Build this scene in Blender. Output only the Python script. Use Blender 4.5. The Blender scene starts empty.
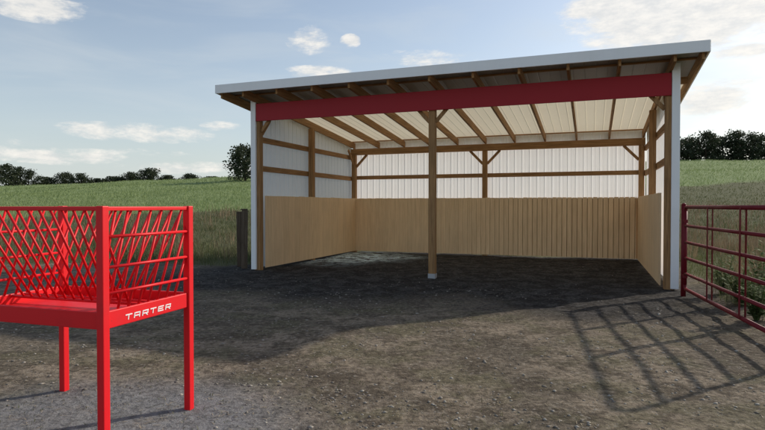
import bpy, math, random
import numpy as np
from mathutils import Vector, Matrix
random.seed(7); rng = np.random.default_rng(11)
S = bpy.context.scene; COL = S.collection
S.view_settings.view_transform = 'Standard'; S.view_settings.look = 'None'; S.view_settings.exposure = 0; S.view_settings.gamma = 1

# ---------------------------------------------------------------- layout
F0 = (-3.2, 13.9); ANG = math.radians(-20.6)
U = (math.cos(ANG), math.sin(ANG)); V = (-math.sin(ANG), math.cos(ANG))
W, D = 9.35, 6.1
G0 = (5.36, 9.85); G1 = (4.29, 5.66)

# ---------------------------------------------------------------- noise
def vnoise(x, y, seed=0):
    xi = np.floor(x).astype(np.int64); yi = np.floor(y).astype(np.int64)
    xf = x-xi; yf = y-yi
    def h(a, b):
        n = (a*374761393 + b*668265263 + seed*1442695041) & 0x7fffffff
        n = ((n ^ (n >> 13))*1274126177) & 0x7fffffff
        return ((n ^ (n >> 16)) & 0xffff)/65535.0
    u = xf*xf*(3-2*xf); v = yf*yf*(3-2*yf)
    return (h(xi, yi)*(1-u)+h(xi+1, yi)*u)*(1-v)+(h(xi, yi+1)*(1-u)+h(xi+1, yi+1)*u)*v
def fbm(x, y, o=4, seed=0):
    r = 0; a = .5; t = 0
    for i in range(o):
        r = r+a*vnoise(x*2**i, y*2**i, seed+i*17); t += a; a *= .5
    return r/t
def sstep(a, b, x):
    t = np.clip((x-a)/(b-a), 0, 1); return t*t*(3-2*t)

def local(x, y):
    dx = x-F0[0]; dy = y-F0[1]
    return dx*U[0]+dy*U[1], dx*V[0]+dy*V[1]
def gate_x(y):
    return np.where(y < G0[1], G0[0]-(G0[1]-y)*(G0[0]-G1[0])/(G0[1]-G1[1]), 5.75+(y-10.2)*.376)
def terrain(x, y):
    x = np.asarray(x, float); y = np.asarray(y, float)
    zr = np.interp(x, [-300, -150, -75, -27, 59, 75, 200], [3, 4, 5.3, 7.4, 10.6, 11, 12])
    p = np.clip((y-21)/90, 0, 1)**1.2
    fall = 1-.55*sstep(112, 190, y)
    z = zr*p*fall
    z = z+(fbm(x*.05, y*.05, 3, 5)-.5)*1.2*sstep(25, 70, y)
    s, t = local(x, y)
    z = z+(fbm(x*.7, y*.7, 3, 9)-.5)*.055+(fbm(x*4, y*4, 3, 21)-.5)*.022
    z = z+(fbm(x*2.2, y*2.2, 3, 27)-.5)*.05*((t > -3) & (s > -1) & (s < W+1))
    z = z+.06*sstep(0, .8, x-gate_x(y))*(y < 40)
    return z
def grass_mask(x, y):
    s, t = local(x, y)
    n = (fbm(x*.8, y*.8, 4, 31)-.5)
    left = sstep(-.5, .9, (y-15.2-.04*(x+3))+n*2.2)*(s < .2)
    right = sstep(-.1, .7, x-gate_x(y)-.15+n*.9)
    back = sstep(D, D+.5, t)
    return np.maximum(np.maximum(left, right), back)*(1-((s > -.35) & (s < W+.1) & (t > -3) & (t < D)).astype(float))
def crop_mask(x, y):
    n = fbm(x*.1, y*.1, 2, 77)-.5
    return sstep(-.6, .6, y-(46+.46*np.clip(x, -60, 80)+n*1.5))

# ---------------------------------------------------------------- mesh helpers
class MB:
    def __init__(s): s.v = []; s.f = []
    def add(s, vs, fs):
        o = len(s.v); s.v += [tuple(v) for v in vs]; s.f += [tuple(i+o for i in f) for f in fs]; return s
    def box(s, x0, x1, y0, y1, z0, z1):
        v = [(x, y, z) for z in (z0, z1) for (x, y) in ((x0, y0), (x1, y0), (x1, y1), (x0, y1))]
        return s.add(v, [(3, 2, 1, 0), (4, 5, 6, 7), (0, 1, 5, 4), (1, 2, 6, 5), (2, 3, 7, 6), (3, 0, 4, 7)])
    def beam(s, p0, p1, w, h):
        a = Vector(p0); b = Vector(p1); d = (b-a); n = Vector((-d.y, d.x, 0)).normalized()*w/2
        up = Vector((0, 0, h))
        v = [a-n, a+n, b+n, b-n]; v += [q+up for q in v]
        return s.add(v, [(0, 1, 2, 3), (7, 6, 5, 4), (0, 4, 5, 1), (1, 5, 6, 2), (2, 6, 7, 3), (3, 7, 4, 0)])
    def bar(s, p0, p1, w, h, up=(0, 0, 1)):
        a = Vector(p0); b = Vector(p1); d = (b-a).normalized(); n = d.cross(Vector(up)).normalized(); m = n.cross(d)
        n = n*w/2; m = m*h/2
        v = [a-n-m, a+n-m, a+n+m, a-n+m]; v += [q+(b-a) for q in v]
        return s.add(v, [(0, 1, 2, 3), (7, 6, 5, 4), (0, 4, 5, 1), (1, 5, 6, 2), (2, 6, 7, 3), (3, 7, 4, 0)])
    def tube(s, p0, p1, r, n=10, r1=None):
        a = Vector(p0); b = Vector(p1); d = (b-a).normalized()
        q = d.cross(Vector((0, 0, 1)) if abs(d.z) < .9 else Vector((1, 0, 0))).normalized(); m = d.cross(q)
        r1 = r if r1 is None else r1
        v = [a+(q*math.cos(2*math.pi*i/n)+m*math.sin(2*math.pi*i/n))*r for i in range(n)]
        v += [b+(q*math.cos(2*math.pi*i/n)+m*math.sin(2*math.pi*i/n))*r1 for i in range(n)]
        f = [(i, (i+1) % n, n+(i+1) % n, n+i) for i in range(n)]+[tuple(range(n-1, -1, -1)), tuple(range(n, 2*n))]
        return s.add(v, f)
    def path(s, pts, r, n=10):
        for a, b in zip(pts[:-1], pts[1:]): s.tube(a, b, r, n)
        return s
    def build(s, name, mat, parent=None, bevel=0, smooth=False):
        me = bpy.data.meshes.new(name); me.from_pydata(s.v, [], s.f); me.update()
        o = bpy.data.objects.new(name, me); COL.objects.link(o); me.materials.append(mat)
        if smooth:
            for p in me.polygons: p.use_smooth = True
        if parent: o.parent = parent
        if bevel:
            m = o.modifiers.new('bevel', 'BEVEL'); m.width = bevel; m.segments = 2; m.limit_method = 'ANGLE'; m.angle_limit = math.radians(50)
        return o
def fast_mesh(name, verts, faces_idx, sizes, mat, parent=None, smooth=False):
    me = bpy.data.meshes.new(name)
    verts = np.ascontiguousarray(verts, np.float32); me.vertices.add(len(verts)); me.vertices.foreach_set('co', verts.ravel())
    faces_idx = np.ascontiguousarray(faces_idx, np.int32).ravel(); sizes = np.asarray(sizes, np.int32)
    me.loops.add(len(faces_idx)); me.loops.foreach_set('vertex_index', faces_idx)
    me.polygons.add(len(sizes)); st = np.concatenate([[0], np.cumsum(sizes)[:-1]]).astype(np.int32)
    me.polygons.foreach_set('loop_start', st); me.polygons.foreach_set('loop_total', sizes)
    if smooth: me.polygons.foreach_set('use_smooth', np.ones(len(sizes), bool))
    me.update(calc_edges=True); me.validate()
    o = bpy.data.objects.new(name, me); COL.objects.link(o); me.materials.append(mat)
    if parent: o.parent = parent
    return o
def thing(name, label, cat, loc=(0, 0, 0), rotz=0, group=None):
    o = bpy.data.objects.new(name, None); COL.objects.link(o); o.location = loc; o.rotation_euler = (0, 0, rotz)
    o['label'] = label; o['category'] = cat
    if group: o['group'] = group
    return o
def tag(o, label, cat, group=None, kind=None):
    o['label'] = label; o['category'] = cat
    if group: o['group'] = group
    if kind: o['kind'] = kind
    return o

# ---------------------------------------------------------------- materials
class NT:
    def __init__(s, tree): s.t = tree; s.n = tree.nodes; s.l = tree.links
    def node(s, typ, **kw):
        n = s.n.new(typ)
        for k, v in kw.items(): setattr(n, k, v)
        return n
    def link(s, a, b): s.l.new(a, b)
    def put(s, sock, v):
        if isinstance(v, bpy.types.NodeSocket): s.l.new(v, sock)
        else: sock.default_value = v
    def math(s, op, a, b=0.0, c=None, clamp=False):
        n = s.n.new('ShaderNodeMath'); n.operation = op; n.use_clamp = clamp
        s.put(n.inputs[0], a); s.put(n.inputs[1], b)
        if c is not None: s.put(n.inputs[2], c)
        return n.outputs[0]
    def ss(s, a, b, x):
        n = s.n.new('ShaderNodeMapRange'); n.interpolation_type = 'SMOOTHSTEP'
        s.put(n.inputs[0], x); s.put(n.inputs[1], a); s.put(n.inputs[2], b); return n.outputs[0]
    def mix(s, f, a, b, blend='MIX'):
        n = s.n.new('ShaderNodeMix'); n.data_type = 'RGBA'; n.blend_type = blend
        s.put(n.inputs[0], f)
        for i, v in ((6, a), (7, b)):
            if isinstance(v, tuple) and len(v) == 3: v = v+(1,)
            s.put(n.inputs[i], v)
        return n.outputs[2]
    def noise(s, vec, scale, detail=4, rough=.55, dist=0.0):
        n = s.n.new('ShaderNodeTexNoise'); s.put(n.inputs['Vector'], vec)
        n.inputs['Scale'].default_value = scale; n.inputs['Detail'].default_value = detail
        n.inputs['Roughness'].default_value = rough; n.inputs['Distortion'].default_value = dist
        return n.outputs['Fac']
    def mapping(s, vec, scale):
        n = s.n.new('ShaderNodeMapping'); s.put(n.inputs['Vector'], vec); n.inputs['Scale'].default_value = scale; return n.outputs[0]
    def attr(s, name):
        n = s.n.new('ShaderNodeAttribute'); n.attribute_name = name; return n.outputs['Fac']
    def bump(s, h, strength, dist):
        n = s.n.new('ShaderNodeBump'); s.put(n.inputs['Height'], h); n.inputs['Strength'].default_value = strength
        n.inputs['Distance'].default_value = dist; return n.outputs[0]
def mat(name):
    m = bpy.data.materials.new(name); m.use_nodes = True; t = NT(m.node_tree); b = m.node_tree.nodes['Principled BSDF']
    b.inputs['Specular IOR Level'].default_value = .3
    return m, t, b
def coords(t, kind='Object'):
    return t.node('ShaderNodeTexCoord').outputs[kind]
def wood(name, c0, c1, axis, rough=.8, island=.25, scale=1.0, stain=.4):
    m, t, b = mat(name); sc = [34*scale]*3; sc[axis] = 1.6*scale
    v = coords(t); n = t.noise(t.mapping(v, tuple(sc)), 1, 4, .65, .4); n2 = t.noise(v, 1.3, 3)
    c = t.mix(t.ss(.3, .7, n), c0, c1)
    c = t.mix(t.math('MULTIPLY', t.ss(.45, .75, n2), stain), c, tuple(x*.6 for x in c0))
    r = t.node('ShaderNodeNewGeometry').outputs['Random Per Island']
    hv = t.node('ShaderNodeHueSaturation'); t.link(c, hv.inputs['Color']); hv.inputs['Saturation'].default_value = 1.0
    t.link(t.math('ADD', t.math('MULTIPLY', r, island), 1-island/2), hv.inputs['Value'])
    t.link(hv.outputs[0], b.inputs['Base Color']); b.inputs['Roughness'].default_value = rough
    t.link(t.bump(n, .35, .004), b.inputs['Normal'])
    return m
POST = [wood('timber_'+'xyz'[i], (.50, .28, .12), (.26, .14, .058), i) for i in range(3)]
KICK = wood('tan_boards', (.92, .67, .405), (.78, .545, .315), 2, .75, .09, 1.0, .18)
OLDW = wood('weathered_post', (.16, .12, .085), (.08, .055, .035), 2)
def sheet_metal(name, col, transl=0.0, tcol=(1, .93, .75)):
    m, t, b = mat(name); v = coords(t)
    n = t.noise(v, 1.1, 4, .6); n2 = t.noise(t.mapping(v, (9, 9, .7)), 1, 3)
    c = t.mix(t.math('MULTIPLY', t.ss(.45, .8, n), .14), col, tuple(x*y for x, y in zip(col, (.72, .66, .56))))
    c = t.mix(t.math('MULTIPLY', t.ss(.5, .8, n2), .10), c, tuple(x*.7 for x in col))
    t.link(c, b.inputs['Base Color']); b.inputs['Roughness'].default_value = .5
    if transl:
        tr = t.node('ShaderNodeBsdfTranslucent'); tr.inputs[0].default_value = tcol+(1,)
        mx = t.node('ShaderNodeMixShader'); mx.inputs[0].default_value = transl
        t.link(b.outputs[0], mx.inputs[1]); t.link(tr.outputs[0], mx.inputs[2])
        t.link(mx.outputs[0], t.n['Material Output'].inputs[0])
    return m
WHITE = sheet_metal('white_siding', (.91, .92, .92), .38, (.97, .98, 1))
ROOFM = sheet_metal('roof_sheeting', (.87, .79, .63), .36, (1, .90, .66))
TRIM = sheet_metal('white_trim', (.95, .95, .94))
SOFF_SHADE = sheet_metal('overhang_shade_grey', (.42, .40, .36))  # grey of the overhang metal, also used as painted shade under the roof
REDB = sheet_metal('red_header_paint', (.38, .012, .02))
def paint(name, col, rough=.35, spec=.5):
    m, t, b = mat(name); v = coords(t); n = t.noise(v, 6, 4, .6); n2 = t.noise(v, 60, 2)
    c = t.mix(t.math('MULTIPLY', t.ss(.5, .8, n), .28), col, tuple(x*.6+.01 for x in col))
    c = t.mix(t.ss(.74, .8, n2), c, (.12, .06, .04))
    t.link(c, b.inputs['Base Color']); b.inputs['Specular IOR Level'].default_value = spec
    t.link(t.math('ADD', t.math('MULTIPLY', n, .25), rough-.1), b.inputs['Roughness'])
    t.link(t.bump(n2, .05, .002), b.inputs['Normal'])
    return m
FRED = paint('feeder_red', (.76, .011, .018), .45, .3)
GRED = paint('gate_maroon', (.17, .008, .016), .5, .3)
LETTER = paint('white_lettering', (.85, .85, .85), .5)
STEEL = paint('galvanised_steel', (.42, .42, .42), .5)

# ground
m, t, b = mat('yard_soil_and_grass'); GROUND = m
v = t.node('ShaderNodeNewGeometry').outputs['Position']
n1 = t.noise(v, .6, 5, .62); n2 = t.noise(v, 2.6, 6, .7); n3 = t.noise(v, 15, 6, .74)
c = t.mix(t.ss(.40, .60, n1), (.15, .125, .094), (.285, .232, .17))
c = t.mix(t.math('MULTIPLY', t.ss(.46, .59, n2), .75), c, (.088, .070, .050))
c = t.mix(t.math('MULTIPLY', t.ss(.48, .60, t.noise(v, 1.1, 5, .65)), .5), c, (.145, .135, .075))
c = t.mix(t.math('MULTIPLY', t.ss(.5, .58, n3), .6), c, (.06, .048, .036))
c = t.mix(t.math('MULTIPLY', t.ss(.46, .37, n3), .45), c, (.40, .345, .27))
vo = t.node('ShaderNodeTexVoronoi'); vo.inputs['Scale'].default_value = 18; t.link(v, vo.inputs['Vector'])
sp = t.math('MULTIPLY', t.math('LESS_THAN', vo.outputs['Distance'], .25), t.ss(.50, .62, t.noise(v, 5, 3)))
c = t.mix(t.math('MULTIPLY', sp, .5), c, (.40, .37, .32))
shed_shade = t.math('MULTIPLY', t.attr('shed_shade'), t.math('ADD', .8, t.math('MULTIPLY', n2, .4)), clamp=True)  # shade of the shed put into the soil colour
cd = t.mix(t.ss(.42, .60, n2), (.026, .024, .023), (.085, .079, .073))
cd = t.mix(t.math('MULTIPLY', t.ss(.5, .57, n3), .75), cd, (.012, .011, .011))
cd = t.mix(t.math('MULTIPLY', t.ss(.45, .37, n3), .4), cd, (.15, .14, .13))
c = t.mix(shed_shade, c, cd)
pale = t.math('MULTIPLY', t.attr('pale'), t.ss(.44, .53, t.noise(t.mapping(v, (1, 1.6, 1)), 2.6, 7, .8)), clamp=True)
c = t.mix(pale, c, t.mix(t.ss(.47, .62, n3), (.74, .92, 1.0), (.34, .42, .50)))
b.inputs['Roughness'].default_value = .95
p2 = t.math('MULTIPLY', t.attr('grey'), t.ss(.22, .45, n2), clamp=True)
c = t.mix(p2, c, t.mix(t.ss(.42, .62, n3), (.255, .258, .26), (.15, .15, .148)))
gr = t.mix(t.ss(.3, .7, n2), (.10, .11, .05), (.15, .145, .075))
gr = t.mix(t.math('MULTIPLY', t.ss(.45, .6, n3), .5), gr, (.065, .07, .036))
c = t.mix(t.ss(.3, .7, t.math('ADD', t.attr('grass'), t.math('MULTIPLY', t.math('SUBTRACT', n2, .5), .8))), c, gr)
cr = t.mix(t.ss(.3, .7, n1), (.20, .262, .105), (.245, .30, .13))  # field greens lightened to stand for distance haze
c = t.mix(t.attr('crop'), c, cr)
t.link(c, b.inputs['Base Color']); b.inputs['Specular IOR Level'].default_value = .12
h = t.math('ADD', t.math('MULTIPLY', n2, 1.0), t.math('MULTIPLY', n3, .55))
h = t.math('ADD', h, t.math('MULTIPLY', sp, .1))
t.link(t.bump(h, .9, .075), b.inputs['Normal'])

def foliage(name, c0, c1, transl=.25, c2=None, lo=.48, hi=.68):
    m, t, b = mat(name)
    r = t.node('ShaderNodeNewGeometry').outputs['Random Per Island']
    c = t.mix(r, c0, c1)
    if c2: c = t.mix(t.ss(lo, hi, t.noise(t.node('ShaderNodeNewGeometry').outputs['Position'], .6, 3)), c, c2)
    t.link(c, b.inputs['Base Color']); b.inputs['Roughness'].default_value = .7; b.inputs['Specular IOR Level'].default_value = .2
    if transl:
        tr = t.node('ShaderNodeBsdfTranslucent'); t.link(c, tr.inputs[0])
        mx = t.node('ShaderNodeMixShader'); mx.inputs[0].default_value = transl
        t.link(b.outputs[0], mx.inputs[1]); t.link(tr.outputs[0], mx.inputs[2]); t.link(mx.outputs[0], t.n['Material Output'].inputs[0])
    return m
GRASS = foliage('grass_blades', (.09, .11, .044), (.155, .16, .072), .3, (.20, .17, .095), .55, .74)
DRY = foliage('dry_stalks', (.20, .14, .085), (.33, .25, .155), .2)
CROP = foliage('crop_blades', (.205, .27, .105), (.255, .31, .135), .3)  # blade greens paled too, aerial haze put into the colour
LEAF = foliage('tree_leaves', (.030, .042, .022), (.06, .073, .038), .2)
LEAF2 = foliage('weed_leaves', (.08, .13, .035), (.15, .20, .07), .3)
BARK = wood('bark', (.10, .075, .055), (.06, .045, .03), 2)
STONE = foliage('pebbles', (.13, .115, .097), (.40, .37, .32), 0.0)
STRAW = foliage('straw_bits', (.28, .23, .15), (.44, .37, .25), 0.0)

# ---------------------------------------------------------------- ground sheet
def axis(lo, hi, a, b, step, g=1.13):
    xs = list(np.arange(a, b+1e-6, step)); s = step; x = b
    while x < hi: s *= g; x += s; xs.append(x)
    s = step; x = a; pre = []
    while x > lo: s *= g; x -= s; pre.append(x)
    return np.array(pre[::-1]+xs)
xs = axis(-700, 700, -9, 11, .08, 1.06); ys = axis(-60, 900, 1.5, 20, .08, 1.045)
X, Y = np.meshgrid(xs, ys); Z = terrain(X, Y)
nx, ny = len(xs), len(ys)
idx = np.arange(nx*ny).reshape(ny, nx)
q = np.stack([idx[:-1, :-1], idx[:-1, 1:], idx[1:, 1:], idx[1:, :-1]], -1).reshape(-1, 4)
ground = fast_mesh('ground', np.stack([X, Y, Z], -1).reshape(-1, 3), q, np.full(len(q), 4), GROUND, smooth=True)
ground['kind'] = 'structure'
def put_attr(o, name, a):
    at = o.data.attributes.new(name, 'FLOAT', 'POINT'); at.data.foreach_set('value', np.ascontiguousarray(a, np.float32).ravel())
s_, t_ = local(X, Y); nn = fbm(X*.7, Y*.7, 4, 3)-.5
put_attr(ground, 'grass', grass_mask(X, Y))
put_attr(ground, 'crop', crop_mask(X, Y))
shade_mask = sstep(-4.4, -2.0, t_+nn*2.5)*sstep(-2.6, -.6, s_+nn*1.5)*(1-sstep(W-.3, W+1.0, s_+nn))  # mask of the soil darkened for shade, inside and in front of the shed
put_attr(ground, 'shed_shade', shade_mask)
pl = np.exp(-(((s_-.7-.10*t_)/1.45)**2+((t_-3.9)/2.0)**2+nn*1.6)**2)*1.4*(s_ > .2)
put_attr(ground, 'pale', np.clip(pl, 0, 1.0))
def pad(x, y, n): return np.exp(-(((x+2.1)/1.35)**2+((y-4.0)/1.05)**2+n*.8)**2)
put_attr(ground, 'grey', np.clip(pad(X, Y, nn)*1.15, 0, 1))

# ---------------------------------------------------------------- grass etc
def blades(name, px, py, hgt, wid, lean, mat_, z_off=-.01):
    n = len(px); z = terrain(px, py)+z_off
    a = rng.uniform(0, 2*np.pi, n); ca, sa = np.cos(a), np.sin(a)
    la = rng.uniform(0, 2*np.pi, n); lx, ly = np.cos(la)*lean*hgt, np.sin(la)*lean*hgt
    base = np.stack([px, py, z], -1); w = np.stack([ca*wid/2, sa*wid/2, np.zeros(n)], -1)
    mid = base+np.stack([lx*.3, ly*.3, hgt*.55], -1); tip = base+np.stack([lx, ly, hgt*(1-.25*lean)], -1)
    vs = np.stack([base-w, base+w, mid+w*.75, mid-w*.75, tip], 1).reshape(-1, 3)
    o = np.arange(n)[:, None]*5
    f = np.concatenate([o+np.array([0, 1, 2, 3]), o+np.array([3, 2, 4])], 1)
    return fast_mesh(name, vs, f, np.tile([4, 3], n), mat_)
def scatter(n, y0, y1, a0=-46, a1=46):
    r = np.exp(rng.uniform(np.log(y0), np.log(y1), n))
    a = np.radians(rng.uniform(a0, a1, n)); return r*np.tan(a), r
px, py = scatter(260000, 5, 75)
g = grass_mask(px, py)*(1-crop_mask(px, py)); tuft = fbm(px*1.7, py*1.7, 3, 55)
k = (g > rng.random(len(px))*.9+.1) & (tuft > rng.random(len(px))*.5+.14)
px, py = px[k], py[k]; tu = fbm(px*.5, py*.5, 3, 56)
near = sstep(2.2, .3, px-gate_x(py))*(py < 12)
hh = (.10+.30*tu)*rng.uniform(.6, 1.25, len(px))*(1+.8*near)*(1-.35*sstep(25, 45, py)); ww = .0065*np.maximum(py/9, .8)*rng.uniform(.7, 1.5, len(px))
tag(blades('grass', px, py, hh, ww, rng.uniform(.2, .9, len(px)), GRASS), 'rough olive green grass around the dirt yard', 'grass', kind='stuff')
px, py = scatter(90000, 6, 40)
g = grass_mask(px, py)*(1-crop_mask(px, py)); k = (g > .8) & (fbm(px*1.1, py*1.1, 3, 91) > np.where(px > 0, .50, .66))
px, py = px[k], py[k]
tag(blades('dry_grass', px, py, rng.uniform(.3, .9, len(px)), .0055*np.maximum(py/9, 1)*rng.uniform(.7, 1.4, len(px)), rng.uniform(.05, .5, len(px)), DRY), 'tall dry straw coloured grass stalks in the rough grass', 'dry grass', kind='stuff')
px, py = scatter(150000, 28, 122)
k = (crop_mask(px, py) > .5); px, py = px[k], py[k]
tag(blades('crop', px, py, rng.uniform(.15, .32, len(px)), .035*py/50*rng.uniform(.7, 1.4, len(px)), rng.uniform(.3, .9, len(px)), CROP), 'bright green crop covering the hillside behind the shed', 'crop', kind='stuff')
px, py = scatter(5000, 2.6, 15); s1, t1 = local(px, py)
k = (grass_mask(px, py) < .3) & (fbm(px*1.4, py*1.4, 4, 44) > .57) & ~((t1 > -3) & (s1 > -.5)); px, py = px[k], py[k]
tag(blades('sprigs', px, py, rng.uniform(.012, .04, len(px)), rng.uniform(.003, .007, len(px)), rng.uniform(.3, 1.0, len(px)), GRASS, -.003), 'short sprigs of grass scattered on the bare dirt', 'grass', kind='stuff')
# pebbles
n = 22000; px, py = scatter(n, 1.8, 18, -45, 45); s1, t1 = local(px, py)
k = (grass_mask(px, py) < .3) & (fbm(px*1.1, py*1.1, 3, 12) > rng.random(n)*.35+.35) & (~((t1 > -1) & (s1 > 0)) | (rng.random(n) < .2)) & (pad(px, py, 0) < rng.random(n)*.9)
px, py = px[k], py[k]; n = len(px)
oc = np.array([(1, 0, 0), (0, 1, 0), (-1, 0, 0), (0, -1, 0), (0, 0, 1), (0, 0, -1)], float)
sz = (.004+.018*rng.random(n)**3.2)
a = rng.uniform(0, 6.28, n); sx = rng.uniform(.7, 1.5, n); szz = rng.uniform(.35, .7, n)
P = oc[None]*(1+rng.uniform(-.25, .25, (n, 6, 3))); P = P+rng.uniform(-.15, .15, (n, 6, 3)); P[:, :, 0] *= sx[:, None]; P[:, :, 2] *= szz[:, None]
P *= sz[:, None, None]
x2 = P[:, :, 0]*np.cos(a)[:, None]-P[:, :, 1]*np.sin(a)[:, None]; y2 = P[:, :, 0]*np.sin(a)[:, None]+P[:, :, 1]*np.cos(a)[:, None]
vs = np.stack([x2+px[:, None], y2+py[:, None], P[:, :, 2]+(terrain(px, py)+sz*.1)[:, None]], -1).reshape(-1, 3)
of = np.array([(0, 1, 4), (1, 2, 4), (2, 3, 4), (3, 0, 4), (1, 0, 5), (2, 1, 5), (3, 2, 5), (0, 3, 5)])
f = (np.arange(n)[:, None, None]*6+of[None]).reshape(-1, 3)
tag(fast_mesh('gravel', vs, f, np.full(len(f), 3), STONE), 'small pale stones scattered over the dirt yard', 'gravel', kind='stuff')
# straw bits lying flat
n = 5000; px, py = scatter(n, 2.6, 18, -42, 42); k = (grass_mask(px, py) < .3) & (fbm(px*.9, py*.9, 3, 66) > .48); px, py = px[k], py[k]; n = len(px)
s2 = rng.uniform(0.3, 2.6, 300); t2 = rng.uniform(2.6, 5.6, 300)
px = np.concatenate([px, F0[0]+s2*U[0]+t2*V[0]]); py = np.concatenate([py, F0[1]+s2*U[1]+t2*V[1]]); n = len(px)
a = rng.uniform(0, 6.28, n); L = rng.uniform(.02, .06, n); z = terrain(px, py)+.005
d = np.stack([np.cos(a), np.sin(a), rng.uniform(-.05, .1, n)], -1)*L[:, None]; w = np.stack([-np.sin(a), np.cos(a), np.zeros(n)], -1)*.002
B = np.stack([px, py, z], -1); vs = np.stack([B-w, B+w, B+d+w, B+d-w], 1).reshape(-1, 3)
tag(fast_mesh('straw', vs, np.arange(n*4).reshape(-1, 4), np.full(n, 4), STRAW), 'loose bits of straw on the dirt', 'straw', kind='stuff')

# ---------------------------------------------------------------- shed
shed = thing('open_front_shed', 'open fronted livestock shed with white metal walls, tan boards and red header', 'shed', (F0[0], F0[1], 0), ANG)
def zr(tt): return 4.16-.092*tt
def ribbed(pos_list, place, ztop, z0):
    v = []; f = []
    for i, (p, o) in enumerate(pos_list):
        v.append(place(p, o, z0)); v.append(place(p, o, ztop(p)))
    for i in range(len(pos_list)-1): f.append((2*i, 2*i+2, 2*i+3, 2*i+1))
    mb = MB(); mb.add(v, f); return mb
def profile(a, b, pitch=.2286, rib=.02, stiff=True, rw=.032):
    r = [(a, 0)]; x = a+pitch/2
    while x < b-.05:
        r += [(x-rw, 0), (x-rw*.45, rib), (x+rw*.45, rib), (x+rw, 0)]
        if stiff and x+pitch*.5 < b-.03: r += [(x+pitch*.5-.018, 0), (x+pitch*.5, rib*.3), (x+pitch*.5+.018, 0)]
        x += pitch
    r.append((b, 0)); return r
ribbed(profile(0, D), lambda p, o, z: (-.022-o, p, z), lambda p: zr(p)+.225, .04).build('side_wall_siding', WHITE, shed)
ribbed(profile(0, D), lambda p, o, z: (W+.022+o, p, z), lambda p: zr(p)+.225, .04).build('side_wall_siding', WHITE, shed)
ribbed(profile(0, W), lambda p, o, z: (p, D+.022+o, z), lambda p: zr(D)+.24, .04).build('back_wall_siding', WHITE, shed)
for sx in (0, 1):
    x0, x1 = ((-.018, .04) if sx == 0 else (W-.04, W+.018))
    for z in (2.55, 3.28): MB().box(x0, x1, .18, D-.045, z-.07, z+.07).build('girt', POST[1], shed, .004)
MB().box(-.015, W+.015, D-.04, D+.018, 2.52, 2.65).build('girt', POST[0], shed, .004)
def post(x0, x1, y0, y1, z1, name='post'):
    return MB().box(x0, x1, y0, y1, -.25, z1).build(name, POST[2], shed, .008)
post(.0, .16, .0, .16, 4.13); post(W-.16, W, .0, .16, 4.13)
MX = W/2-.1
pm = post(MX-.075, MX+.075, .003, .153, 4.13)
MB().box(MX-.082, MX+.082, -.006, .160, -.1, .10).build('post_bracket', STEEL, pm, .003)
for x0 in (.045, W-.195): post(x0, x0+.15, D/2-.3, D/2-.15, zr(D/2)-.0)
for x0 in (.045, W/2-.075, W-.195): post(x0, x0+.15, D-.195, D-.045, 3.365)
MB().box(.085, W-.06, -.045, -.004, 3.70, 4.13).build('header_board', REDB, shed, .006)
MB().box(.17, W-.17, .158, .198, 3.78, 4.10).build('header_beam', POST[0], shed, .004)
MB().box(.02, W-.02, D-.205, D-.03, 3.37, 3.575).build('back_beam', POST[0], shed, .005)
for (a, b_) in ((-.055, .08), (W-.055, W+.085)):
    MB().box(a, b_, -.062, -.004, 0.02, 4.30).build('corner_trim', TRIM, shed, .004)
MB().box(-.058, -.046, -.002, .16, 0.02, 4.30).build('corner_trim', TRIM, shed); MB().box(W+.046, W+.058, -.002, .16, 0.02, 4.30).build('corner_trim', TRIM, shed)
NR = 11
for i in range(NR):
    s = .07+(W-.14)*i/(NR-1)
    MB().beam((s, -.57, zr(-.57)), (s, D+.25, zr(D+.25)), .05, .20).build('rafter', POST[1], shed, .003)
for s in (-.54, W+.38):
    MB().beam((s, -.57, zr(-.57)+.0), (s, D+.25, zr(D+.25)), .045, .20).build('fly_rafter', POST[1], shed, .003)
for tt in (-.52, .02, D-.12, D+.1):
    MB().box(-.56, W+.40, tt, tt+.06, zr(tt+.045)+.208, zr(tt+.045)+.241).build('purlin', POST[0], shed)
for s0, s1_ in ((-.53, -.03), (W+.03, W+.37)):
    for k_ in range(1, 6):
        y_ = k_*1.05; MB().box(s0, s1_, y_, y_+.05, zr(y_)+.05, zr(y_)+.195).build('lookout', POST[0], shed)
pr = profile(-.62, W+.45, .2286, .008, False, .018); v = []; f = []
for (p, o) in pr:
    v.append((p, -.66, zr(-.66)+.252+o)); v.append((p, D+.36, zr(D+.36)+.252+o))
f = [(2*i, 2*i+2, 2*i+3, 2*i+1) for i in range(len(pr)-1)]
roof = MB().add(v, f).build('roof_sheet', ROOFM, shed)
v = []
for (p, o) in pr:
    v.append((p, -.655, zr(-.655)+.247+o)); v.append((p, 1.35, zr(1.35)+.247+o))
MB().add(v, f).build('overhang_shade_sheet', SOFF_SHADE, roof)  # dark overhang metal, carried on past the header to stand in for roof shade
MB().box(-.63, W+.46, -.70, -.665, zr(-.66)+.09, zr(-.66)+.295).build('fascia', TRIM, roof, .005)
for s in (-.632, W+.462):
    MB().beam((s, -.662, zr(-.66)+.10), (s, D+.36, zr(D+.36)+.10), .03, .20).build('rake_trim', TRIM, roof, .004)
KH = 1.86
def planks(n0, n1, w, fn, gap=.004, jit=.003):
    mb = MB(); x = n0
    while x < n1-.02:
        g_ = gap(x) if callable(gap) else gap
        x2 = min(x+w, n1); j = random.uniform(0, jit); dz = random.uniform(-.006, .006)
        fn(mb, x+g_/2, x2-g_/2, j, KH+dz); x = x2
    return mb.build('kick_boards', KICK, shed, .002)
planks(.17, D-.24, .29, lambda mb, a, b_, j, h: mb.box(.198+j, .222+j, a, b_, .05, h), .002, .001)
planks(.17, D-.24, .29, lambda mb, a, b_, j, h: mb.box(W-.222-j, W-.198-j, a, b_, .05, h), .002, .001)
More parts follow.
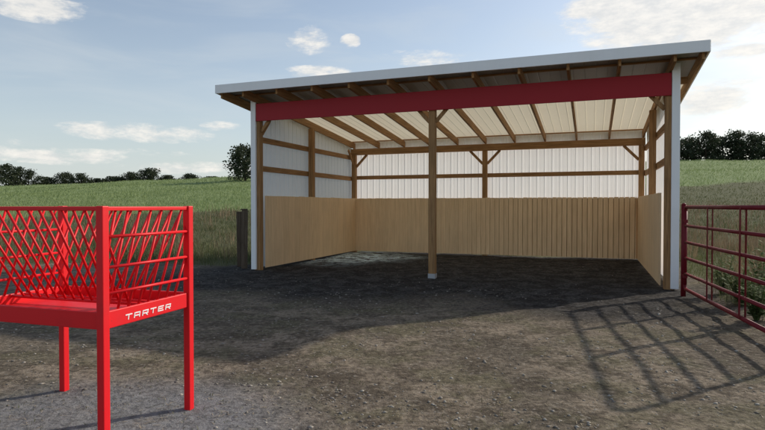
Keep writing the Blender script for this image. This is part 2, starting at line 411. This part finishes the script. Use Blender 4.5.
planks(.22, W-.24, .145, lambda mb, a, b_, j, h: mb.box(a, b_, D-.232-j, D-.208-j, .05, h), lambda x: .002+.014*min(1, max(0, (x-3.2)/4)), .003)
MB().box(.2, W-.2, D-.2055, D-.2005, .06, KH-.03).build('gap_light_block', POST[2], shed)  # dark sheet added behind the boards to keep light out of the gaps
def brace(p0, p1, up=(0, 1, 0), m_=2): MB().bar(p0, p1, .08, .045, up).build('knee_brace', POST[m_], shed, .003)
zb = 3.46
brace((MX-.07, .08, zb), (MX-.34, .08, zb+.30)); brace((MX+.07, .08, zb), (MX+.34, .08, zb+.30))
brace((.16, .08, zb), (.44, .08, zb+.31)); brace((W-.16, .08, zb), (W-.44, .08, zb+.31))
yb = D-.12
brace((W/2-.07, yb, 2.95), (W/2-.48, yb, 3.375)); brace((W/2+.07, yb, 2.95), (W/2+.48, yb, 3.375))
brace((.19, yb, 2.95), (.60, yb, 3.375)); brace((W-.19, yb, 2.95), (W-.60, yb, 3.375))
for x in (.12, W-.12):
    brace((x, D-.2, 3.05), (x, D-.62, 3.5), (1, 0, 0))
    brace((x, .17, 3.4), (x, .52, 3.78), (1, 0, 0))

# ---------------------------------------------------------------- posts beside the shed
for (x, y, h, lab, ln) in ((-3.53, 14.2, 1.50, 'dark weathered wooden post right against the left front corner of the shed', .02), (-3.77, 14.75, 1.42, 'dark weathered wooden post standing a step left of the shed corner post', -.02)):
    o = thing('wooden_post', lab, 'post', (x, y, 0), .2, 'old wooden posts beside the shed')
    MB().add([(sx*.075+ln*(z > 0), sy*.07, z) for z in (-.3, h) for sx, sy in ((-1, -1), (1, -1), (1, 1), (-1, 1))], [(3, 2, 1, 0), (4, 5, 6, 7), (0, 1, 5, 4), (1, 2, 6, 5), (2, 3, 7, 6), (3, 0, 4, 7)]).build('post_shaft', OLDW, o, .012)
    MB().box(-.09, .09, -.085, .085, h, h+.03).build('post_cap', OLDW, o, .008)

# ---------------------------------------------------------------- hay feeder
fa = math.radians(-17.5); p = Vector((math.cos(fa), math.sin(fa), 0)); qv = Vector((-math.sin(fa), math.cos(fa), 0))
FL, FW, FH = 1.27, .87, 1.60
Bp = Vector((-1.54, 4.41, 0)); ctr = Bp-p*FL/2-qv*FW/2
fd = thing('hay_feeder', 'bright red steel hay feeder with slanted bars over a tray on square legs', 'hay feeder', (ctr.x, ctr.y, 0), fa)
hx, hy = FL/2, FW/2; lw = .056
for sx in (-1, 1):
    for sy in (-1, 1):
        MB().box(sx*hx-lw/2, sx*hx+lw/2, sy*hy-lw/2, sy*hy+lw/2, -.03, FH).build('leg', FRED, fd, .006)
rail = .03
for sy in (-1, 1): MB().box(-hx+lw/2, hx-lw/2, sy*hy-rail/2, sy*hy+rail/2, FH-.032, FH-.004).build('top_rail', FRED, fd, .005)
for sx in (-1, 1): MB().box(sx*hx-rail/2, sx*hx+rail/2, -hy+lw/2, hy-lw/2, FH-.032, FH-.004).build('top_rail', FRED, fd, .005)
MB().box(-hx+.02, hx-.02, -hy+.02, hy-.02, .828, .838).build('tray', FRED, fd)
aprons = []
for sy in (-1, 1): MB().box(-hx+lw/2, hx-lw/2, sy*hy-.012, sy*hy+.012, .80, .915).build('tray_side', FRED, fd, .006)
for sx in (-1, 1):
    aprons.append(MB().box(sx*hx-.012, sx*hx+.012, -hy+lw/2, hy-lw/2, .80, .915).build('tray_side', FRED, fd, .006))
zc = .90; NB = 13
for sy in (-1, 1):
    mb = MB()
    for i in range(NB):
        k_ = i/(NB-1)
        mb.tube((-hx+.05+(FL-.10)*k_, sy*(hy-.004), FH-.02), (-hx+.14+(FL-.28)*k_, sy*.05, zc), .0092, 8)
    mb.build('slanted_bars', FRED, fd, smooth=True)
MB().tube((-hx+.02, -.05, zc), (hx-.02, -.05, zc), .012).tube((-hx+.02, .05, zc), (hx-.02, .05, zc), .012).build('keel_rod', FRED, fd, smooth=True)
for sx in (-1, 1):
    mb = MB()
    for z in (1.40, 1.20, 1.03): mb.tube((sx*(hx+.008), -hy+.02, z), (sx*(hx+.008), hy-.02, z), .0105, 8)
    mb.build('end_bars', FRED, fd, smooth=True)
    # leaning bars of the end panel, opening slightly towards the top
    mb = MB(); zt_, zb_ = FH-.02, .91
    for i in range(-2, 8):
        yb0 = -hy+.04+i*.095; lean = .16+.018*(i+2); yt0 = yb0+lean; a0 = 0.0; a1 = 1.0
        if yb0 < -hy+.02: a0 = (-hy+.02-yb0)/lean
        if yt0 > hy-.02: a1 = (hy-.02-yb0)/lean
        if a1-a0 > .12:
            mb.tube((sx*(hx-.008), yb0+lean*a0, zb_+(zt_-zb_)*a0), (sx*(hx-.008), yb0+lean*a1, zb_+(zt_-zb_)*a1), .0092, 8)
    mb.build('end_slanted_bars', FRED, fd, smooth=True)
GL = {'T': [((0, .9), (1, .9)), ((.5, 0), (.5, .8))],
      'A': [((.1, 0), (.1, 1)), ((.9, 0), (.9, 1)), ((.2, .9), (.8, .9)), ((.2, .4), (.8, .4))],
      'R': [((.1, 0), (.1, 1)), ((.2, .9), (1, .9)), ((.9, .5), (.9, .8)), ((.2, .42), (1, .42)), ((.6, .32), (.92, 0))],
      'E': [((.1, 0), (.1, 1)), ((.2, .9), (1, .9)), ((.2, .5), (.9, .5)), ((.2, .1), (1, .1))]}
mb = MB(); LH, LW_, adv = .038, .062, .080; y0 = -adv*6/2-.02; th = .008
for i, ch in enumerate('TARTER'):
    for (a, b_) in GL[ch]:
        A_ = Vector((0, y0+i*adv+a[0]*LW_+a[1]*LH*.18, .828+a[1]*LH)); B_ = Vector((0, y0+i*adv+b_[0]*LW_+b_[1]*LH*.18, .828+b_[1]*LH))
        mb.bar(A_, B_, th, .0015, (1, 0, 0))
le = mb.build('lettering', LETTER, aprons[1]); le.location = (hx+.0135, 0, 0)
le['label'] = 'white brand lettering on the red tray end'

# ---------------------------------------------------------------- gate
def make_gate(p0, p1, label):
    L = math.dist(p0, p1); a = math.atan2(p1[1]-p0[1], p1[0]-p0[0])
    g_ = thing('tube_gate', label, 'gate', (p0[0], p0[1], 0), a)
    r = .03; zt, z0 = 1.58, .13; rc = .2
    pts = []
    def arc(cx, cz, a0, a1):
        for i in range(8):
            th = math.radians(a0+(a1-a0)*i/7); pts.append((cx+rc*math.cos(th), 0, cz+rc*math.sin(th)))
    arc(L-rc, zt-rc, 90, 0); arc(L-rc, z0+rc, 0, -90); rc = .07; arc(rc, z0+rc, 270, 180); arc(rc, zt-rc, 180, 90); pts.append(pts[0])
    MB().path(pts, r, 12).build('gate_frame', GRED, g_, smooth=True)
    for z in (.40, .68, .96, 1.25): MB().tube((.01, 0, z), (L-.01, 0, z), .025, 10).build('rail', GRED, g_, smooth=True)
    for k_ in (.31, .62):
        MB().box(L*k_-.028, L*k_+.028, -.039, -.031, z0, zt).box(L*k_-.028, L*k_+.028, .031, .039, z0, zt).build('stay', GRED, g_, .003)
    for z in (.35, 1.33):
        MB().box(-.06, .03, -.033, .033, z-.03, z+.03).build('hinge', GRED, g_, .006)
    return g_
make_gate(G0, G1, 'dark red tubular steel farm gate beside the right front corner of the shed')
gp = thing('gate_post', 'red steel pipe post holding the gate beside the shed', 'post', (G0[0]+.03, G0[1]+.11, 0))
MB().tube((0, 0, -.2), (0, 0, 1.62), .042, 16).build('pipe', GRED, gp, smooth=True)
MB().tube((0, 0, 1.62), (0, 0, 1.65), .046, 16, .02).build('cap', GRED, gp, smooth=True)

# ---------------------------------------------------------------- weeds behind the gate
def weed(x, y, h, n, label, sd):
    r = np.random.default_rng(sd); z = float(terrain(x, y))
    w = thing('weed_plant', label, 'weed', (x, y, z), r.uniform(0, 6), 'leafy weeds behind the gate')
    st = MB(); vs = []
    for i in range(n):
        a = r.uniform(0, 6.28); ln = r.uniform(.1, .5); hh = h*r.uniform(.5, 1)
        tip = Vector((math.cos(a)*ln*hh, math.sin(a)*ln*hh, hh)); st.tube((math.cos(a)*.02, math.sin(a)*.02, -.02), tip, .005, 5, .002)
        for k_ in range(13):
            f_ = .12+.88*k_/12; c_ = tip*f_; b_ = r.uniform(0, 6.28); l_ = r.uniform(.08, .17)*(1.2-f_*.6)
            d_ = Vector((math.cos(b_), math.sin(b_), r.uniform(-.1, .6))).normalized(); s_ = d_.cross(Vector((0, 0, 1))).normalized()*l_*.2
            vs += [c_, c_+d_*l_*.5+s_, c_+d_*l_, c_+d_*l_*.5-s_]
    st.build('stem', LEAF2, w)
    fast_mesh('leaves', np.array([tuple(v_) for v_ in vs]), np.arange(len(vs)), np.full(len(vs)//4, 4), LEAF2, w)
weed(5.12, 7.6, .70, 30, 'leafy green weed nearest the camera behind the gate bars', 1)
weed(5.62, 8.7, .62, 24, 'leafy green weed between the gate and the shed corner', 2)
weed(6.2, 9.0, .95, 30, 'tallest leafy weed behind the gate at the right edge', 3)
weed(6.05, 9.9, .80, 24, 'leafy weed just right of the gate post, farthest of the weeds', 4)

# ---------------------------------------------------------------- trees
def tree(x, y, ztop, wid, label, sd, group, low=.15):
    r = np.random.default_rng(sd); z0 = float(terrain(x, y)); H = ztop-z0
    T = thing('tree', label, 'tree', (x, y, z0), r.uniform(0, 6), group)
    tk = MB(); tk.tube((0, 0, -.3), (.05*H*r.uniform(-.5, .5), 0, H*.55), .035*H, 9, .018*H)
    cs = []
    nl = 19
    for i in range(nl):
        a = i*2.4+r.uniform(-.6, .6); f_ = low+.1+(.82-low)*((i+r.random())/nl)
        rr = wid/2*(.85*math.sin(math.pi*min(1, f_*.72+.2)))*r.uniform(.3, 1.15)
        c_ = (math.cos(a)*rr, math.sin(a)*rr, H*f_*r.uniform(.9, 1.04)); cs.append((c_, wid*r.uniform(.10, .22)))
        tk.tube((0, 0, H*f_*.5), c_, .012*H, 5, .004*H)
    cs.append(((wid*r.uniform(-.1, .1), 0, H*.88), wid*.13))
    tk.build('trunk', BARK, T, smooth=True)
    P_ = []
    for c_, rad in cs:
        m_ = 170; d = r.normal(size=(m_, 3)); d /= np.linalg.norm(d, axis=1)[:, None]
        P_.append(np.array(c_)+d*rad*(r.random(m_)**.45)[:, None]*np.array([1.1, 1.1, .75])*r.uniform(.8, 1.35, (m_, 1)))
    P_ = np.concatenate(P_); P_ = P_[P_[:, 2] > H*low*.4]; P_[:, 2] = np.minimum(P_[:, 2], H*1.05)
    n_ = len(P_); l_ = wid*.026
    a = r.normal(size=(n_, 3)); a /= np.linalg.norm(a, axis=1)[:, None]; b_ = np.cross(a, r.normal(size=(n_, 3))); b_ /= np.linalg.norm(b_, axis=1)[:, None]
    s_ = l_*r.uniform(.6, 1.4, (n_, 1))
    vs = np.stack([P_-a*s_, P_+b_*s_*.6, P_+a*s_, P_-b_*s_*.6], 1).reshape(-1, 3)
    fast_mesh('crown', vs, np.arange(n_*4), np.full(n_, 4), LEAF, T)
def at(px_, Yd): return (px_-382)/557*Yd
def ztop(py_, Yd): return 1.6+(206-py_)/557*Yd
LG = 'trees on the left skyline'; RG = 'trees on the right skyline'
lt = [(-12, 166, 34, 121, 'tree cut by the left edge of the picture on the skyline'), (9, 164, 34, 118, 'broad dark tree on the skyline at the left edge, tallest of its clump'), (28, 170, 26, 122, 'lower tree at the right side of the leftmost skyline clump'),
      (47, 178, 24, 125, 'very low bush like tree between the two leftmost skyline clumps'), (65, 172, 24, 126, 'small tree, left one of the pair on the skyline above the slanted feeder bars'), (81, 174, 24, 124, 'small tree, right one of the pair on the skyline above the slanted feeder bars'),
      (98, 179, 22, 127, 'very low tree on the skyline just left of the front feeder leg'), (114, 177, 26, 129, 'low hedge like tree on the skyline right above the front feeder leg'), (132, 173, 26, 128, 'low wide tree on the skyline above the feeder end panel'), (149, 169, 28, 125, 'tallest of the low skyline trees between the feeder and the shed'), (167, 176, 24, 127, 'low tree directly right of the taller skyline tree above the feeder corner'), (190, 174, 22, 127, 'small tree on the skyline halfway between feeder and shed roof'), (210, 177, 22, 127, 'very low tree on the skyline left of the big dark tree'),
      (245, 145, 46, 96, 'big dark tree rising directly behind the left end of the shed roof')]
for i, (x_, y_, w_, Yd, lab) in enumerate(lt): tree(at(x_, Yd), Yd, ztop(y_, Yd), w_*Yd/557, lab, 100+i, LG, -.05 if Yd > 100 else .0)
rt = [(668, 136, 30, 118, 'tree on the right skyline partly behind the shed corner'), (686, 138, 34, 121, 'first full tree right of the shed on the skyline'), (705, 132, 34, 117, 'second tree right of the shed on the skyline'), (722, 137, 32, 120, 'lower tree in the dip of the right skyline row'),
      (739, 130, 34, 118, 'tall tree in the right skyline row above the gate'), (757, 134, 32, 120, 'tree at the right edge of the skyline row'), (776, 129, 34, 119, 'tree cut by the right edge of the picture'), (798, 134, 34, 122, 'last tree of the right skyline row past the picture edge')]
for i, (x_, y_, w_, Yd, lab) in enumerate(rt): tree(at(x_, Yd), Yd, ztop(y_, Yd), w_*Yd/557*1.15, lab, 200+i, RG, -.05)

# ---------------------------------------------------------------- light, sky
el = math.radians(28.5); sh = Vector((-.867*math.cos(el), -.5*math.cos(el), -math.sin(el)))
sd = bpy.data.lights.new('sun', 'SUN'); sd.energy = 3.6; sd.angle = math.radians(1.0); sd.color = (1, .91, .79)
so = bpy.data.objects.new('sun', sd); COL.objects.link(so); so.rotation_euler = sh.to_track_quat('-Z', 'Y').to_euler()
wd_ = bpy.data.worlds.new('World'); S.world = wd_; wd_.use_nodes = True; t = NT(wd_.node_tree)
bg = t.n['Background']; sky = t.node('ShaderNodeTexSky'); sky.sky_type = 'NISHITA'; sky.sun_disc = False
sky.sun_elevation = el; sky.sun_rotation = math.radians(60); sky.air_density = 1.0; sky.dust_density = 1.3; sky.ozone_density = 1.1
co = t.node('ShaderNodeTexCoord').outputs['Generated']; sx = t.node('ShaderNodeSeparateXYZ'); t.link(co, sx.inputs[0])
dx, dy, dz = sx.outputs
az = t.math('ARCTAN2', dx, dy); ele = t.math('ARCSINE', dz)
cb = t.node('ShaderNodeCombineXYZ'); t.link(az, cb.inputs[0]); t.link(t.math('MULTIPLY', ele, 2.6), cb.inputs[1])
nA = t.noise(cb.outputs[0], 9, 6, .64, .35); nB = t.noise(cb.outputs[0], 28, 5, .65)
clouds = [(35, 3, 48, 13, 1.1), (308, 40, 20, 12, 1), (350, 42, 9, 6, .9), (322, 73, 34, 6, .9), (690, 12, 110, 26, 1.7), (620, 6, 55, 12, 1.4), (745, 52, 40, 7, .8), (715, 100, 60, 14, 1.0),
          (735, 82, 40, 9, .8), (140, 133, 72, 8, .95), (222, 127, 20, 5, .9), (60, 156, 80, 7, .8), (5, 142, 34, 5, .7), (150, 153, 40, 4, .6), (430, 60, 70, 10, .5), (190, 168, 70, 6, .6),
          (-120, 60, 60, 20, 1), (900, 60, 70, 20, 1)]
tot = None
for (cx, cy, w_, h_, st) in clouds:
    a0 = math.atan((cx-382)/557); e0 = math.atan((206-cy)/557*math.cos(a0)); wa = w_/557*math.cos(a0)**2; ha = h_/557
    ax = t.math('DIVIDE', t.math('SUBTRACT', az, a0), wa); ay = t.math('DIVIDE', t.math('SUBTRACT', ele, e0), ha)
    r2 = t.math('ADD', t.math('MULTIPLY', ax, ax), t.math('MULTIPLY', ay, ay))
    g_ = t.math('MULTIPLY', t.math('MULTIPLY_ADD', r2, -.5, 1.0, clamp=True), st)
    tot = g_ if tot is None else t.math('MAXIMUM', tot, g_)
nn_ = t.math('ADD', t.math('MULTIPLY', t.math('SUBTRACT', nA, .5), 2.6), t.math('MULTIPLY', t.math('SUBTRACT', nB, .5), 1.2))
cm = t.ss(.25, 1.05, t.math('MULTIPLY', t.math('ADD', tot, nn_), t.ss(0, .35, tot)))
veil = t.math('MULTIPLY', t.ss(.40, .74, t.noise(t.mapping(cb.outputs[0], (1, 1.8, 1)), 3.2, 4, .6, .5)), .30)
haze = t.math('MULTIPLY', t.math('POWER', t.math('SUBTRACT', 1.0, t.math('ABSOLUTE', dz), clamp=True), 4.3), .74)
hs = t.node('ShaderNodeHueSaturation'); hs.inputs['Saturation'].default_value = .88; t.link(sky.outputs[0], hs.inputs['Color'])
c = t.mix(haze, hs.outputs[0], (4.6, 5.05, 5.1)); c = t.mix(veil, c, (4.6, 4.95, 5.15))
cc = t.mix(t.ss(.3, .7, nB), (5.3, 5.3, 5.2), (6.9, 6.6, 6.1))
c = t.mix(t.math('MULTIPLY', cm, .86), c, cc)
t.link(c, bg.inputs[0]); bg.inputs[1].default_value = .145
wd_.cycles.sampling_method = 'MANUAL'; wd_.cycles.sample_map_resolution = 256

# ---------------------------------------------------------------- camera
cd = bpy.data.cameras.new('camera'); cd.sensor_width = 36; cd.lens = 557/765*36; cd.clip_end = 3000; cd.clip_start = .05
cam = bpy.data.objects.new('camera', cd); COL.objects.link(cam); cam.location = (0, 0, 1.6); cam.rotation_euler = (math.radians(90-.93), 0, 0)
S.camera = cam
